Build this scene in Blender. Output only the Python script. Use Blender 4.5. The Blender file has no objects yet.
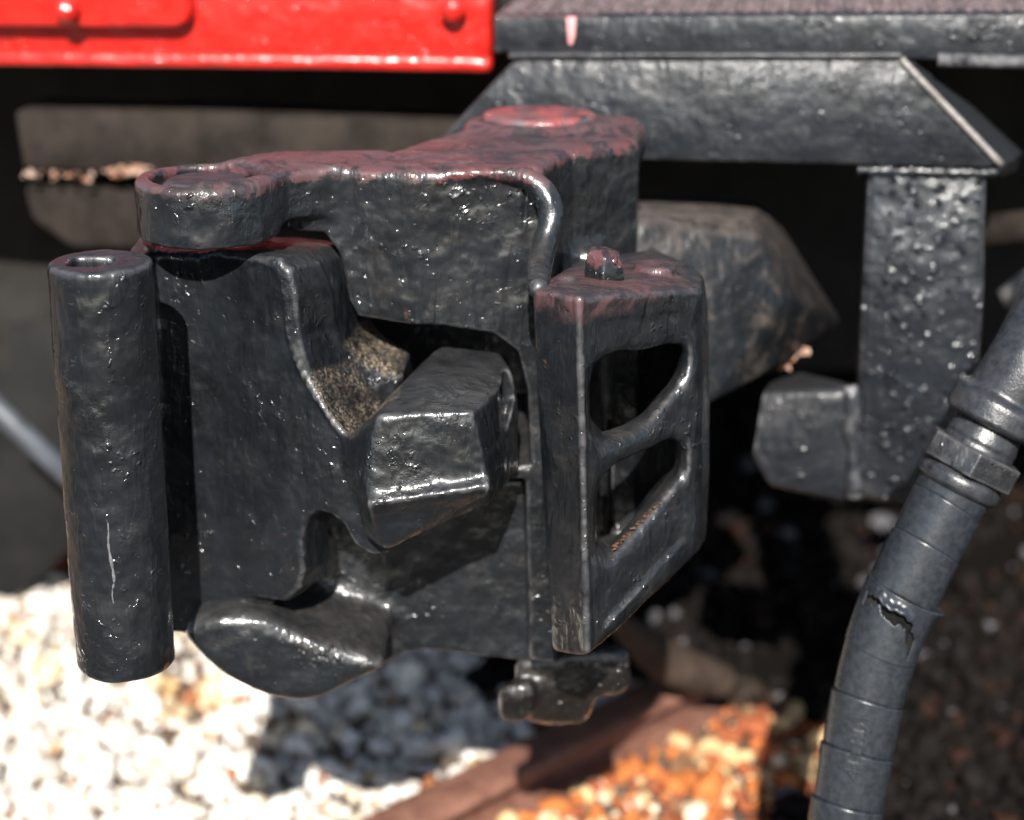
import bpy, bmesh, math, random
import numpy as np
from mathutils import Vector, Matrix

random.seed(7)
rng = np.random.default_rng(11)
S = bpy.context.scene
R = math.radians
COL = S.collection

# ------------------------------------------------------------------ camera, sky, sun, exposure
GZ = 1.08                       # camera height above the ground
PITCH = R(18.0)
FPX = 2000.0
cam_d = bpy.data.cameras.new("camera")
cam = bpy.data.objects.new("camera", cam_d)
COL.objects.link(cam)
cam.location = (0, 0, GZ)
cam.rotation_euler = (R(90) - PITCH, 0, 0)
cam_d.sensor_width = 36.0
cam_d.lens = 36.0 * FPX / 1024.0
cam_d.clip_start = 0.05
cam_d.clip_end = 2000
cam_d.dof.use_dof = True
cam_d.dof.focus_distance = 1.40
cam_d.dof.aperture_fstop = 3.2
cam_d.dof.aperture_blades = 0
S.camera = cam
S.render.resolution_x, S.render.resolution_y = 1024, 820

SUN_EL, SUN_AZ = R(35), R(2)   # azimuth: how far to the left of straight behind the camera
w = bpy.data.worlds.new("World")
S.world = w
w.use_nodes = True
wn = w.node_tree
bg = wn.nodes["Background"]
sky = wn.nodes.new("ShaderNodeTexSky")
sky.sky_type = 'NISHITA'
sky.sun_disc = False
sky.sun_elevation = SUN_EL
sky.sun_rotation = R(180) + SUN_AZ
sky.dust_density = 0.6
wn.links.new(sky.outputs[0], bg.inputs[0])
bg.inputs[1].default_value = 0.06
sd = bpy.data.lights.new("sun", 'SUN')
sd.energy = 5.0
sd.angle = R(0.5)
sd.color = (1.0, 0.955, 0.89)
sun = bpy.data.objects.new("sun", sd)
COL.objects.link(sun)
sun.location = (-2, -3, 6)
ldir = Vector((math.cos(SUN_EL) * math.sin(SUN_AZ), math.cos(SUN_EL) * math.cos(SUN_AZ), -math.sin(SUN_EL)))
sun.rotation_euler = ldir.to_track_quat('-Z', 'Y').to_euler()
S.view_settings.view_transform = 'Standard'
S.view_settings.look = 'None'
S.view_settings.exposure = 1.15
S.view_settings.gamma = 1.0
S.cycles.use_denoising = True
S.cycles.max_bounces = 6

# ------------------------------------------------------------------ projection helpers (design space: camera height = 0)
CT, ST = math.cos(PITCH), math.sin(PITCH)
def ray(u, v):
    a, b = (u - 512) / FPX, (v - 410) / FPX
    return a, CT - b * ST, -(ST + b * CT)
def P(u, v, Y):                 # point on the upright plane at distance Y
    x, y, z = ray(u, v); t = Y / y
    return (x * t, Y, z * t)
def PG(u, v, zw):               # point on the level plane at height zw above the ground
    x, y, z = ray(u, v); t = (zw - GZ) / z
    return (x * t, y * t, zw - GZ)
YAW = 0.14
BACK = Vector((YAW, 1, 0)).normalized()
def PW(u, v, Y0):               # point on the car's end plane (its right side stands a little nearer)
    x, y, z = ray(u, v); t = Y0 / (y + YAW * x)
    return (x * t, y * t, z * t)

# ------------------------------------------------------------------ object helpers
def set_tags(o, label=None, cat=None, group=None, kind=None):
    if label: o['label'] = label
    if cat: o['category'] = cat
    if group: o['group'] = group
    if kind: o['kind'] = kind
    return o
def thing(name, label, cat, loc, group=None):
    o = bpy.data.objects.new(name, None)
    o.empty_display_size = 0.05
    COL.objects.link(o); o.location = loc
    return set_tags(o, label, cat, group)
def root_loc(o):
    v = Vector((0, 0, 0))
    while o: v += o.location; o = o.parent
    return v
def link(name, me, mat, parent=None, label=None, kind=None, smooth=True, origin=None):
    """me has world coordinates; the object keeps them while hanging under its parent"""
    o = bpy.data.objects.new(name, me)
    COL.objects.link(o)
    c = Vector(origin) if origin is not None else Vector((0, 0, 0))
    if origin is None and len(me.vertices):
        co = np.empty(len(me.vertices) * 3, np.float32); me.vertices.foreach_get("co", co)
        co = co.reshape(-1, 3); c = Vector(((co.min(0) + co.max(0)) / 2).tolist())
    me.transform(Matrix.Translation(-c))
    if mat is not None:
        me.materials.clear(); me.materials.append(mat)
    if smooth:
        me.polygons.foreach_set("use_smooth", [True] * len(me.polygons))
    o.parent = parent
    o.location = c - (root_loc(parent) if parent else Vector((0, 0, 0)))
    set_tags(o, label=label, kind=kind)
    return o
def from_bm(name, bm, mat, parent=None, bevel=0, segs=2, smooth=False, up=True, **kw):
    bmesh.ops.recalc_face_normals(bm, faces=bm.faces)
    me = bpy.data.meshes.new(name); bm.to_mesh(me); bm.free()
    if up: me.transform(Matrix.Translation((0, 0, GZ)))
    o = link(name, me, mat, parent, smooth=smooth, **kw)
    if bevel:
        m = o.modifiers.new("bevel", 'BEVEL'); m.width = bevel; m.segments = segs; m.limit_method = 'ANGLE'; m.angle_limit = R(30)
        me.polygons.foreach_set("use_smooth", [True] * len(me.polygons))
        m.harden_normals = False
    return o
def add_prism(bm, pts, vec):
    """closed outline pts (3D) pushed along vec"""
    vec = Vector(vec)
    a = [bm.verts.new(p) for p in pts]; b = [bm.verts.new(Vector(p) + vec) for p in pts]
    n = len(pts)
    bm.faces.new(a); bm.faces.new(b[::-1])
    for i in range(n):
        bm.faces.new((a[i], b[i], b[(i + 1) % n], a[(i + 1) % n]))
def add_box(bm, lo, hi):
    x0, y0, z0 = lo; x1, y1, z1 = hi
    add_prism(bm, [(x0, y0, z0), (x1, y0, z0), (x1, y0, z1), (x0, y0, z1)], (0, y1 - y0, 0))
def add_hull(bm, pts):
    vs = [bm.verts.new(p) for p in pts]
    r = bmesh.ops.convex_hull(bm, input=vs)
    junk = [e for e in r['geom_interior'] if isinstance(e, bmesh.types.BMVert)]
    bmesh.ops.delete(bm, geom=junk, context='VERTS')
def frames(pts):
    out = []
    n = len(pts)
    ref = None
    for i in range(n):
        t = (pts[min(i + 1, n - 1)] - pts[max(i - 1, 0)]).normalized()
        if ref is None:
            ref = Vector((1, 0, 0))
            if abs(t.dot(ref)) > .9: ref = Vector((0, 1, 0))
        nrm = (ref - t * ref.dot(t)).normalized(); ref = nrm
        out.append((t, nrm, t.cross(nrm)))
    return out
def catmull(ctrl, per=12):
    c = [Vector(p) for p in ctrl]
    c = [c[0] * 2 - c[1]] + c + [c[-1] * 2 - c[-2]]
    out = []
    for i in range(1, len(c) - 2):
        for k in range(per):
            t = k / per
            p0, p1, p2, p3 = c[i - 1], c[i], c[i + 1], c[i + 2]
            out.append(0.5 * ((2 * p1) + (p2 - p0) * t + (2 * p0 - 5 * p1 + 4 * p2 - p3) * t * t + (3 * p1 - p0 - 3 * p2 + p3) * t ** 3))
    out.append(c[-2].copy())
    return out
def add_tube(bm, pts, radii, seg=24, cap=True, wob=0.0):
    fr = frames(pts)
    rings = []
    for i, p in enumerate(pts):
        r = radii[i] if hasattr(radii, '__len__') else radii
        t, n, b = fr[i]
        ring = []
        for k in range(seg):
            a = 2 * math.pi * k / seg
            rr = r * (1 + wob * random.uniform(-1, 1))
            ring.append(bm.verts.new(p + (n * math.cos(a) + b * math.sin(a)) * rr))
        rings.append(ring)
    for i in range(len(rings) - 1):
        for k in range(seg):
            bm.faces.new((rings[i][k], rings[i][(k + 1) % seg], rings[i + 1][(k + 1) % seg], rings[i + 1][k]))
    if cap:
        bm.faces.new(rings[0][::-1]); bm.faces.new(rings[-1])

# ------------------------------------------------------------------ numpy noise
_perm = rng.random(4096).astype(np.float32)
def _h(i, j, k):
    return _perm[(i * 73 + j * 1571 + k * 613 + (i * j) % 97 * 31 + (j ^ k) * 7) & 4095]
def vnoise(p, scale, seed=0):
    q = p * scale + 100.3 + seed * 17.7
    i = np.floor(q).astype(np.int64); f = (q - i).astype(np.float32); f = f * f * (3 - 2 * f)
    x, y, z = i[:, 0], i[:, 1], i[:, 2]
    fx, fy, fz = f[:, 0], f[:, 1], f[:, 2]
    def lx(j, k): return _h(x, y + j, z + k) * (1 - fx) + _h(x + 1, y + j, z + k) * fx
    def ly(k): return lx(0, k) * (1 - fy) + lx(1, k) * fy
    return (ly(0) * (1 - fz) + ly(1) * fz) * 2 - 1

# ------------------------------------------------------------------ distance fields for the castings
def poly_sdf(X, Y, pts):
    d = None; s = None
    n = len(pts)
    for i in range(n):
        ax, ay = pts[i]; bx, by = pts[(i + 1) % n]
        ex, ey = bx - ax, by - ay
        wx, wy = X - ax, Y - ay
        t = np.clip((wx * ex + wy * ey) / (ex * ex + ey * ey + 1e-12), 0, 1)
        dd = (wx - ex * t) ** 2 + (wy - ey * t) ** 2
        c = ((ay <= Y) & (by > Y)) | ((by <= Y) & (ay > Y))
        with np.errstate(divide='ignore', invalid='ignore'):
            xi = ax + (Y - ay) * (ex / ey if abs(ey) > 1e-9 else 0)
        cr = c & (X < xi)
        d = dd if d is None else np.minimum(d, dd)
        s = cr if s is None else s ^ cr
    d = np.sqrt(d)
    return np.where(s, -d, d).astype(np.float32)
def smin(a, b, k):
    if k <= 0: return np.minimum(a, b)
    h = np.clip(.5 + .5 * (b - a) / k, 0, 1)
    return b * (1 - h) + a * h - k * h * (1 - h)
def smax(a, b, k): return -smin(-a, -b, k)
class Prim:
    def __init__(s, f, lo, hi): s.f, s.lo, s.hi = f, np.array(lo, float), np.array(hi, float)
def prismY(px, y0, y1, kx=0.0, kz=0.0, rnd=.006):
    """outline given as seen from the camera on plane y0, pushed back to y1"""
    pts = [(P(u, v, y0)[0], P(u, v, y0)[2]) for u, v in px]
    def f(X, Y, Z):
        d2 = poly_sdf(X - kx * (Y - y0), Z - kz * (Y - y0), pts)
        return smax(d2, np.abs(Y - (y0 + y1) / 2) - (y1 - y0) / 2, rnd)
    a = np.array(pts); dy = y1 - y0
    lo = [a[:, 0].min() + min(0, kx * dy), y0, a[:, 1].min() + min(0, kz * dy)]
    hi = [a[:, 0].max() + max(0, kx * dy), y1, a[:, 1].max() + max(0, kz * dy)]
    return Prim(f, lo, hi)
def prismZ(pts, z0, z1, rnd=.006, top=None):
    def f(X, Y, Z):
        return smax(poly_sdf(X, Y, pts), np.abs(Z - (z0 + z1) / 2) - (z1 - z0) / 2, rnd)
    a = np.array(pts)
    return Prim(f, [a[:, 0].min(), a[:, 1].min(), z0], [a[:, 0].max(), a[:, 1].max(), z1])
def soft(px, n=2):
    for _ in range(n):
        px = [q for a, b in zip(px, px[1:] + px[:1]) for q in ((.75 * a[0] + .25 * b[0], .75 * a[1] + .25 * b[1]), (.25 * a[0] + .75 * b[0], .25 * a[1] + .75 * b[1]))]
    return px
def cylZ(x, y, r, z0, z1, rnd=.006, sy=1.0):
    def f(X, Y, Z):
        return smax(np.sqrt((X - x) ** 2 + ((Y - y) / sy) ** 2) - r, np.abs(Z - (z0 + z1) / 2) - (z1 - z0) / 2, rnd)
    m = max(1, sy)
    return Prim(f, [x - r, y - r * m, z0], [x + r, y + r * m, z1])
def capsule(a, b, r):
    a = np.array(a, float); b = np.array(b, float); e = b - a
    def f(X, Y, Z):
        t = np.clip(((X - a[0]) * e[0] + (Y - a[1]) * e[1] + (Z - a[2]) * e[2]) / (e @ e), 0, 1)
        return np.sqrt((X - a[0] - e[0] * t) ** 2 + (Y - a[1] - e[1] * t) ** 2 + (Z - a[2] - e[2] * t) ** 2) - r
    return Prim(f, np.minimum(a, b) - r, np.maximum(a, b) + r)
def ball(c, r, s=(1, 1, 1)):
    def f(X, Y, Z):
        return (np.sqrt(((X - c[0]) / s[0]) ** 2 + ((Y - c[1]) / s[1]) ** 2 + ((Z - c[2]) / s[2]) ** 2) - r) * min(s)
    q = np.array(s) * r
    return Prim(f, np.array(c) - q, np.array(c) + q)
def hull(pts, rnd=.006):
    bm = bmesh.new(); add_hull(bm, pts); bmesh.ops.recalc_face_normals(bm, faces=bm.faces)
    cen = np.array(pts).mean(0)
    pl = []
    for fc in bm.faces:
        n = np.array(fc.normal); o = np.array(fc.verts[0].co)
        if n @ (cen - o) > 0: n = -n
        if not any(n @ m > .9995 and abs(n @ o - dd) < .0008 for m, dd in pl): pl.append((n, n @ o))
    bm.free()
    def f(X, Y, Z):
        d = None
        for n, k in pl:
            e = (X * n[0] + Y * n[1] + Z * n[2] - k).astype(np.float32)
            d = e if d is None else smax(d, e, rnd)
        return d
    a = np.array(pts)
    return Prim(f, a.min(0), a.max(0))
class Field:
    def __init__(s, lo, hi, h):
        s.lo = np.array(lo, float); s.h = h
        n = np.ceil((np.array(hi) - s.lo) / h).astype(int) + 1
        s.ax = [(s.lo[i] + h * np.arange(n[i])).astype(np.float32) for i in range(3)]
        s.D = np.full(n, .04, np.float32)
    def _blk(s, p, pad):
        sl = []
        for i in range(3):
            a = int(max(0, math.floor((p.lo[i] - pad - s.lo[i]) / s.h))); b = int(min(len(s.ax[i]), math.ceil((p.hi[i] + pad - s.lo[i]) / s.h) + 1))
            sl.append(slice(a, max(a + 1, b)))
        X = s.ax[0][sl[0]][:, None, None]; Y = s.ax[1][sl[1]][None, :, None]; Z = s.ax[2][sl[2]][None, None, :]
        return tuple(sl), p.f(X, Y, Z)
    def add(s, p, k=.008):
        sl, d = s._blk(p, .035); s.D[sl] = smin(s.D[sl], d, k); return s
    def cut(s, p, k=.005):
        sl, d = s._blk(p, .02); s.D[sl] = smax(s.D[sl], -d, k); return s
    def blur(s, n=1):
        for _ in range(n):
            for ax in range(3):
                D = s.D; a = np.concatenate([D.take([0], ax), D.take(range(D.shape[ax] - 1), ax)], ax)
                b = np.concatenate([D.take(range(1, D.shape[ax]), ax), D.take([-1], ax)], ax)
                s.D = (a + 2 * D + b) * .25
        return s
    def mesh(s, name):
        D = s.D
        for ax in range(3):       # close the solid at the grid's border
            ix = [slice(None)] * 3
            for e in (0, -1):
                ix[ax] = e; D[tuple(ix)] = np.maximum(D[tuple(ix)], .001)
        neg = D < 0
        nx, ny, nz = D.shape
        cnt = np.zeros((nx - 1, ny - 1, nz - 1), np.uint8)
        cor = [(i, j, k) for i in (0, 1) for j in (0, 1) for k in (0, 1)]
        for i, j, k in cor: cnt += neg[i:nx - 1 + i, j:ny - 1 + j, k:nz - 1 + k]
        act = (cnt > 0) & (cnt < 8)
        I = np.argwhere(act)
        idx = np.full(act.shape, -1, np.int64); idx[act] = np.arange(len(I))
        val = {c: D[I[:, 0] + c[0], I[:, 1] + c[1], I[:, 2] + c[2]] for c in cor}
        acc = np.zeros((len(I), 3)); m = np.zeros(len(I))
        for c in cor:
            for ax in range(3):
                if c[ax]: continue
                c2 = list(c); c2[ax] = 1; c2 = tuple(c2)
                a, b = val[c], val[c2]
                x = (a < 0) != (b < 0)
                t = np.where(x, a / np.where(x, a - b, 1), 0)
                q = np.tile(np.array(c, float), (len(I), 1)); q[:, ax] += t
                acc += np.where(x[:, None], q, 0); m += x
        V = (I + acc / m[:, None]) * s.h + s.lo
        F = []
        for ax in range(3):
            o1, o2 = [a for a in range(3) if a != ax]
            a = neg[tuple(slice(0, -1) if i == ax else slice(None) for i in range(3))]
            b = neg[tuple(slice(1, None) if i == ax else slice(None) for i in range(3))]
            E = np.argwhere(a != b)
            ok = (E[:, o1] > 0) & (E[:, o2] > 0) & (E[:, o1] < D.shape[o1] - 1) & (E[:, o2] < D.shape[o2] - 1)
            E = E[ok]
            inside = a[E[:, 0], E[:, 1], E[:, 2]]
            def g(d1, d2):
                q = E.copy(); q[:, o1] -= d1; q[:, o2] -= d2
                return idx[q[:, 0], q[:, 1], q[:, 2]]
            quad = np.stack([g(1, 1), g(0, 1), g(0, 0), g(1, 0)], 1)
            flip = inside if ax != 1 else ~inside
            quad[~flip] = quad[~flip][:, ::-1]
            F.append(quad)
        F = np.concatenate(F)
        # lumpy casting surface
        return V, F
def np_mesh(name, V, F, up=True):
    me = bpy.data.meshes.new(name)
    V = V + (np.array([0, 0, GZ]) if up else 0)
    k = F.shape[1]
    me.vertices.add(len(V)); me.vertices.foreach_set("co", V.astype(np.float32).ravel())
    me.loops.add(F.size); me.loops.foreach_set("vertex_index", F.astype(np.int32).ravel())
    me.polygons.add(len(F)); me.polygons.foreach_set("loop_start", np.arange(0, F.size, k, dtype=np.int32))
    me.update(calc_edges=True)
    me.validate()
    return me
def vnormals(V, F):
    a = V[F[:, 2]] - V[F[:, 0]]; b = V[F[:, 3]] - V[F[:, 1]]
    n = np.cross(a, b); N = np.zeros_like(V)
    for i in range(4): np.add.at(N, F[:, i], n)
    return N / (np.linalg.norm(N, axis=1, keepdims=True) + 1e-12)
def cast_part(name, field, mat, parent, lump=.0009, label=None, pimples=0.0):
    V, F = field.mesh(name)
    N = vnormals(V, F)
    d = lump * vnoise(V, 38, 1) + lump * .6 * vnoise(V, 90, 2) + lump * .35 * vnoise(V, 210, 3)
    if pimples:
        q = vnoise(V, 190, 5) * .65 + vnoise(V, 330, 6) * .5
        mask = np.clip(vnoise(V, 22, 7) * 1.6 + .15, 0, 1)
        d = d + pimples * np.clip(q - .42, 0, 1) * mask * 3
    V = V + N * d[:, None]
    return link(name, np_mesh(name, V, F), mat, parent, label=label)

# ------------------------------------------------------------------ materials
def new_mat(name):
    m = bpy.data.materials.new(name); m.use_nodes = True
    nt = m.node_tree
    return m, nt, nt.nodes["Principled BSDF"]
def N_(nt, t, **kw):
    n = nt.nodes.new(t)
    for k, v in kw.items():
        if k in n.inputs.keys(): n.inputs[k].default_value = v
        else: setattr(n, k, v)
    return n
def ramp(nt, src, stops):
    r = nt.nodes.new("ShaderNodeValToRGB"); e = r.color_ramp.elements
    e[0].position, e[0].color = stops[0][0], (*stops[0][1], 1)
    e[1].position, e[1].color = stops[-1][0], (*stops[-1][1], 1)
    for p, c in stops[1:-1]:
        x = e.new(p); x.color = (*c, 1)
    nt.links.new(src, r.inputs[0]); return r
def fmath(nt, op, a, b=None, clamp=False):
    m = nt.nodes.new("ShaderNodeMath"); m.operation = op; m.use_clamp = clamp
    for i, x in enumerate((a, b)):
        if x is None: continue
        if isinstance(x, (int, float)): m.inputs[i].default_value = x
        else: nt.links.new(x, m.inputs[i])
    return m.outputs[0]
def mixc(nt, f, a, b):
    m = nt.nodes.new("ShaderNodeMix"); m.data_type = 'RGBA'
    if isinstance(f, (int, float)): m.inputs[0].default_value = f
    else: nt.links.new(f, m.inputs[0])
    for i, x in ((6, a), (7, b)):
        if isinstance(x, tuple): m.inputs[i].default_value = (*x, 1)
        else: nt.links.new(x, m.inputs[i])
    return m.outputs[2]
def noise(nt, vec, scale, detail=3, rough=.55, dist=0.0):
    n = N_(nt, "ShaderNodeTexNoise", Scale=scale, Detail=detail, Roughness=rough, Distortion=dist)
    nt.links.new(vec, n.inputs["Vector"]); return n.outputs[0]
def lin(nt, x, lo, hi):
    m = nt.nodes.new("ShaderNodeMapRange"); m.clamp = True
    m.inputs[1].default_value = lo; m.inputs[2].default_value = hi
    nt.links.new(x, m.inputs[0]); return m.outputs[0]

def paint_mat(name, base=(.0042, .0050, .0062), blot=2.4, rough=.36, dust=(.060, .050, .042), dust_amt=.35, edge=.6, rust=.25, red_above=None,
              grit=1.0, blob_scale=125.0, blob_cut=(.60, .67), coat=1.0, fine=1.0, sand_box=None, red=(.36, .045, .04), sand=1.0, bevel_edge=0, red_amt=.75):
    """thick weathered gloss paint on cast iron: orange peel, blobs, dust, pale edges painted in as wear and highlights, optionally old red paint above a height"""
    m, nt, b = new_mat(name)
    tc = nt.nodes.new("ShaderNodeNewGeometry"); pos = tc.outputs["Position"]
    nrm = tc.outputs["Normal"]
    sx = nt.nodes.new("ShaderNodeSeparateXYZ"); nt.links.new(pos, sx.inputs[0])
    sn = nt.nodes.new("ShaderNodeSeparateXYZ"); nt.links.new(nrm, sn.inputs[0])
    n1 = noise(nt, pos, 14, 5, .6); n2 = noise(nt, pos, 70, 4, .6); n3 = noise(nt, pos, 330, 3, .6); n4 = noise(nt, pos, 950, 2)
    col = mixc(nt, lin(nt, fmath(nt, 'ADD', fmath(nt, 'MULTIPLY', n1, .6), fmath(nt, 'MULTIPLY', noise(nt, pos, 45, 5, .7, .5), .4)), .40, .62), base, tuple(c * blot for c in base))
    # dust film: patchy, thicker where the surface faces upward
    upf = lin(nt, sn.outputs[2], .25, .95)
    dm = fmath(nt, 'MULTIPLY', lin(nt, noise(nt, pos, 34, 7, .75, .3), .50, .78), dust_amt)
    dm2 = fmath(nt, 'MULTIPLY', fmath(nt, 'MULTIPLY', upf, lin(nt, n2, .3, .65)), dust_amt * .9)
    dmask = fmath(nt, 'MAXIMUM', dm, dm2)
    col = mixc(nt, dmask, col, dust)
    roughv = fmath(nt, 'ADD', fmath(nt, 'MULTIPLY', dmask, .35), fmath(nt, 'ADD', rough - .08, fmath(nt, 'MULTIPLY', n2, .16)))
    if sand_box is not None:
        (x0, x1), (y0, y1), (z0, z1) = sand_box
        sm = lin(nt, sn.outputs[2], .3, .7)
        for o, lo, hi in ((sx.outputs[0], x0, x1), (sx.outputs[1], y0, y1), (sx.outputs[2], z0, z1)):
            sm = fmath(nt, 'MULTIPLY', sm, fmath(nt, 'MULTIPLY', lin(nt, o, lo - .008, lo + .008), lin(nt, o, hi + .008, hi - .008)))
        grain = lin(nt, noise(nt, pos, 420, 3, .7), .46, .58)
        sandc = ramp(nt, noise(nt, pos, 700, 2), [(.3, (.10, .06, .03)), (.5, (.34, .25, .16)), (.72, (.62, .54, .42))]).outputs[0]
        sf = fmath(nt, 'MULTIPLY', fmath(nt, 'MULTIPLY', sm, fmath(nt, 'MULTIPLY', grain, lin(nt, n2, .35, .6))), sand)
        col = mixc(nt, sf, col, sandc)
        roughv = fmath(nt, 'ADD', roughv, fmath(nt, 'MULTIPLY', sf, .4))
    # rust streaks and specks
    rm = lin(nt, noise(nt, pos, 48, 8, .75, .6), .66, .78)
    rm = fmath(nt, 'MULTIPLY', rm, rust)
    rc = mixc(nt, n3, (.22, .07, .022), (.42, .22, .10))
    col = mixc(nt, rm, col, rc)
    # pale convex edges: wear that also paints in the rim highlights
    pt = lin(nt, tc.outputs["Pointiness"], .512, .55)
    if bevel_edge:
        bv = nt.nodes.new("ShaderNodeBevel"); bv.samples = 4; bv.inputs[0].default_value = bevel_edge
        dp = nt.nodes.new("ShaderNodeVectorMath"); dp.operation = 'DOT_PRODUCT'
        nt.links.new(bv.outputs[0], dp.inputs[0]); nt.links.new(tc.outputs["True Normal"], dp.inputs[1])
        pt = lin(nt, dp.outputs["Value"], .985, .85)
    em = fmath(nt, 'MULTIPLY', fmath(nt, 'MULTIPLY', pt, lin(nt, n2, .35, .6)), edge)
    col = mixc(nt, em, col, (.16, .155, .16))
    if red_above is not None:
        z0, soft = red_above
        h = fmath(nt, 'ADD', fmath(nt, 'SUBTRACT', sx.outputs[2], z0 + GZ), fmath(nt, 'MULTIPLY', fmath(nt, 'SUBTRACT', n2, .5), .028))
        rd = lin(nt, h, -soft, soft)
        wear = lin(nt, noise(nt, pos, 24, 9, .78, .8), .545, .50)
        rd = fmath(nt, 'MULTIPLY', rd, fmath(nt, 'ADD', fmath(nt, 'MULTIPLY', wear, red_amt), .12))
        fade = mixc(nt, lin(nt, n1, .35, .65), red, (.10, .055, .06))
        col = mixc(nt, rd, col, fade)
        roughv = fmath(nt, 'ADD', roughv, fmath(nt, 'MULTIPLY', rd, .12))
    nt.links.new(col, b.inputs["Base Color"])
    nt.links.new(fmath(nt, 'MULTIPLY', fmath(nt, 'SUBTRACT', 1.0, fmath(nt, 'MULTIPLY', upf, .85)), coat), b.inputs["Coat Weight"])   # settled dust dulls the level tops
    roughv = fmath(nt, 'ADD', roughv, fmath(nt, 'MULTIPLY', upf, .22))
    nt.links.new(roughv, b.inputs["Roughness"])
    b.inputs["Coat Roughness"].default_value = .15
    b.inputs["Specular IOR Level"].default_value = .4
    # relief: waves in the paint, orange peel, blobs in clusters
    vo = N_(nt, "ShaderNodeTexVoronoi", Scale=blob_scale); vo.feature = 'SMOOTH_F1'; vo.inputs["Smoothness"].default_value = .35
    wv = nt.nodes.new("ShaderNodeVectorMath"); wv.operation = 'ADD'
    nc = N_(nt, "ShaderNodeTexNoise", Scale=60.0); nt.links.new(pos, nc.inputs["Vector"])
    sc = nt.nodes.new("ShaderNodeVectorMath"); sc.operation = 'SCALE'; sc.inputs["Scale"].default_value = .022
    nt.links.new(nc.outputs["Color"], sc.inputs[0]); nt.links.new(pos, wv.inputs[0]); nt.links.new(sc.outputs[0], wv.inputs[1])
    nt.links.new(wv.outputs[0], vo.inputs["Vector"])
    blob = lin(nt, vo.outputs["Distance"], .36, .10)
    blob = fmath(nt, 'MULTIPLY', blob, lin(nt, noise(nt, pos, 24, 4, .6), *blob_cut))
    nb = lin(nt, noise(nt, pos, blob_scale * 1.1, 2, .5, .4), .60, .72)
    blob = fmath(nt, 'MAXIMUM', blob, fmath(nt, 'MULTIPLY', nb, lin(nt, noise(nt, pos, 17, 3), .53, .64)))
    pm = lin(nt, noise(nt, pos, 13, 3), .50, .64)
    mp = nt.nodes.new("ShaderNodeMapping"); mp.inputs["Scale"].default_value = (1, 1, .22); nt.links.new(pos, mp.inputs[0])
    runs = lin(nt, noise(nt, mp.outputs[0], 95, 3, .5, .3), .5, .72)
    hgt = fmath(nt, 'ADD', fmath(nt, 'MULTIPLY', noise(nt, pos, 42, 2, .45), 2.9), fmath(nt, 'MULTIPLY', n3, fmath(nt, 'ADD', fmath(nt, 'MULTIPLY', pm, .5 * fine), .05)))
    hgt = fmath(nt, 'ADD', hgt, fmath(nt, 'MULTIPLY', runs, .45))
    pit = lin(nt, noise(nt, pos, 150, 2, .5), .68, .76)
    hgt = fmath(nt, 'SUBTRACT', hgt, fmath(nt, 'MULTIPLY', pit, .35))
    hgt = fmath(nt, 'ADD', hgt, fmath(nt, 'MULTIPLY', n4, .05))
    hgt = fmath(nt, 'ADD', hgt, fmath(nt, 'MULTIPLY', blob, .95 * grit))
    if sand_box is not None:
        hgt = fmath(nt, 'ADD', hgt, fmath(nt, 'MULTIPLY', sf, .5))
    bp = N_(nt, "ShaderNodeBump", Strength=.85, Distance=.0016)
    nt.links.new(hgt, bp.inputs["Height"]); nt.links.new(bp.outputs[0], b.inputs["Normal"])
    nt.links.new(bp.outputs[0], b.inputs["Coat Normal"])
    return m
def plain_mat(name, c0, c1, rough=.6, scale=40, bump=.5, dist=.002, metal=0, spec=.4):
    m, nt, b = new_mat(name)
    g = nt.nodes.new("ShaderNodeNewGeometry"); pos = g.outputs["Position"]
    n = noise(nt, pos, scale, 6, .65)
    nt.links.new(mixc(nt, lin(nt, n, .35, .65), c0, c1), b.inputs["Base Color"])
    nt.links.new(fmath(nt, 'ADD', fmath(nt, 'MULTIPLY', noise(nt, pos, scale * 2.3), .25), rough - .12), b.inputs["Roughness"])
    b.inputs["Specular IOR Level"].default_value = spec; b.inputs["Metallic"].default_value = metal
    bp = N_(nt, "ShaderNodeBump", Strength=bump, Distance=dist)
    nt.links.new(fmath(nt, 'ADD', n, fmath(nt, 'MULTIPLY', noise(nt, pos, scale * 6), .4)), bp.inputs["Height"])
    nt.links.new(bp.outputs[0], b.inputs["Normal"])
    return m

M_head = paint_mat("head_paint", rust=.45, red_above=(-.2935, .0015), dust_amt=.35, red=(.13, .034, .032), red_amt=.5)
M_knuckle = paint_mat("knuckle_paint", rust=.4, dust=(.06, .056, .052), dust_amt=.22, sand_box=((-.20, -.088), (1.375, 1.6), (.52, .695)))
M_guard = paint_mat("guard_paint", rust=.3, dust_amt=.3, red_above=(-.362, .005), red=(.11, .04, .038), grit=1.2, red_amt=.45)
M_plug = paint_mat("plug_paint", rust=.3, dust_amt=.15, edge=0, red_above=(-.343, .002), red=(.12, .035, .033), red_amt=.7)
M_shank = paint_mat("shank_paint", rust=.35, dust_amt=.8, dust=(.115, .09, .073), rough=.42, edge=0, coat=.05)
M_low = paint_mat("greasy_paint", base=(.005, .004, .0035), dust_amt=.08, rust=.7, grit=1.6)
M_frame = paint_mat("frame_paint", base=(.0065, .008, .0105), blot=1.8, dust_amt=.12, rust=.08, edge=.9, grit=1.0, bevel_edge=.004, coat=.2, rough=.45, blob_scale=95.0, blob_cut=(.55, .64))
M_post = paint_mat("post_paint", base=(.0065, .008, .0105), blot=1.8, dust_amt=.12, rust=.06, edge=.9, grit=3.2, bevel_edge=.004, blob_scale=80.0, blob_cut=(.40, .52))
M_weld = paint_mat("weld_paint", base=(.0065, .008, .0105), blot=1.8, dust_amt=.1, rust=.06, edge=0)
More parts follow.
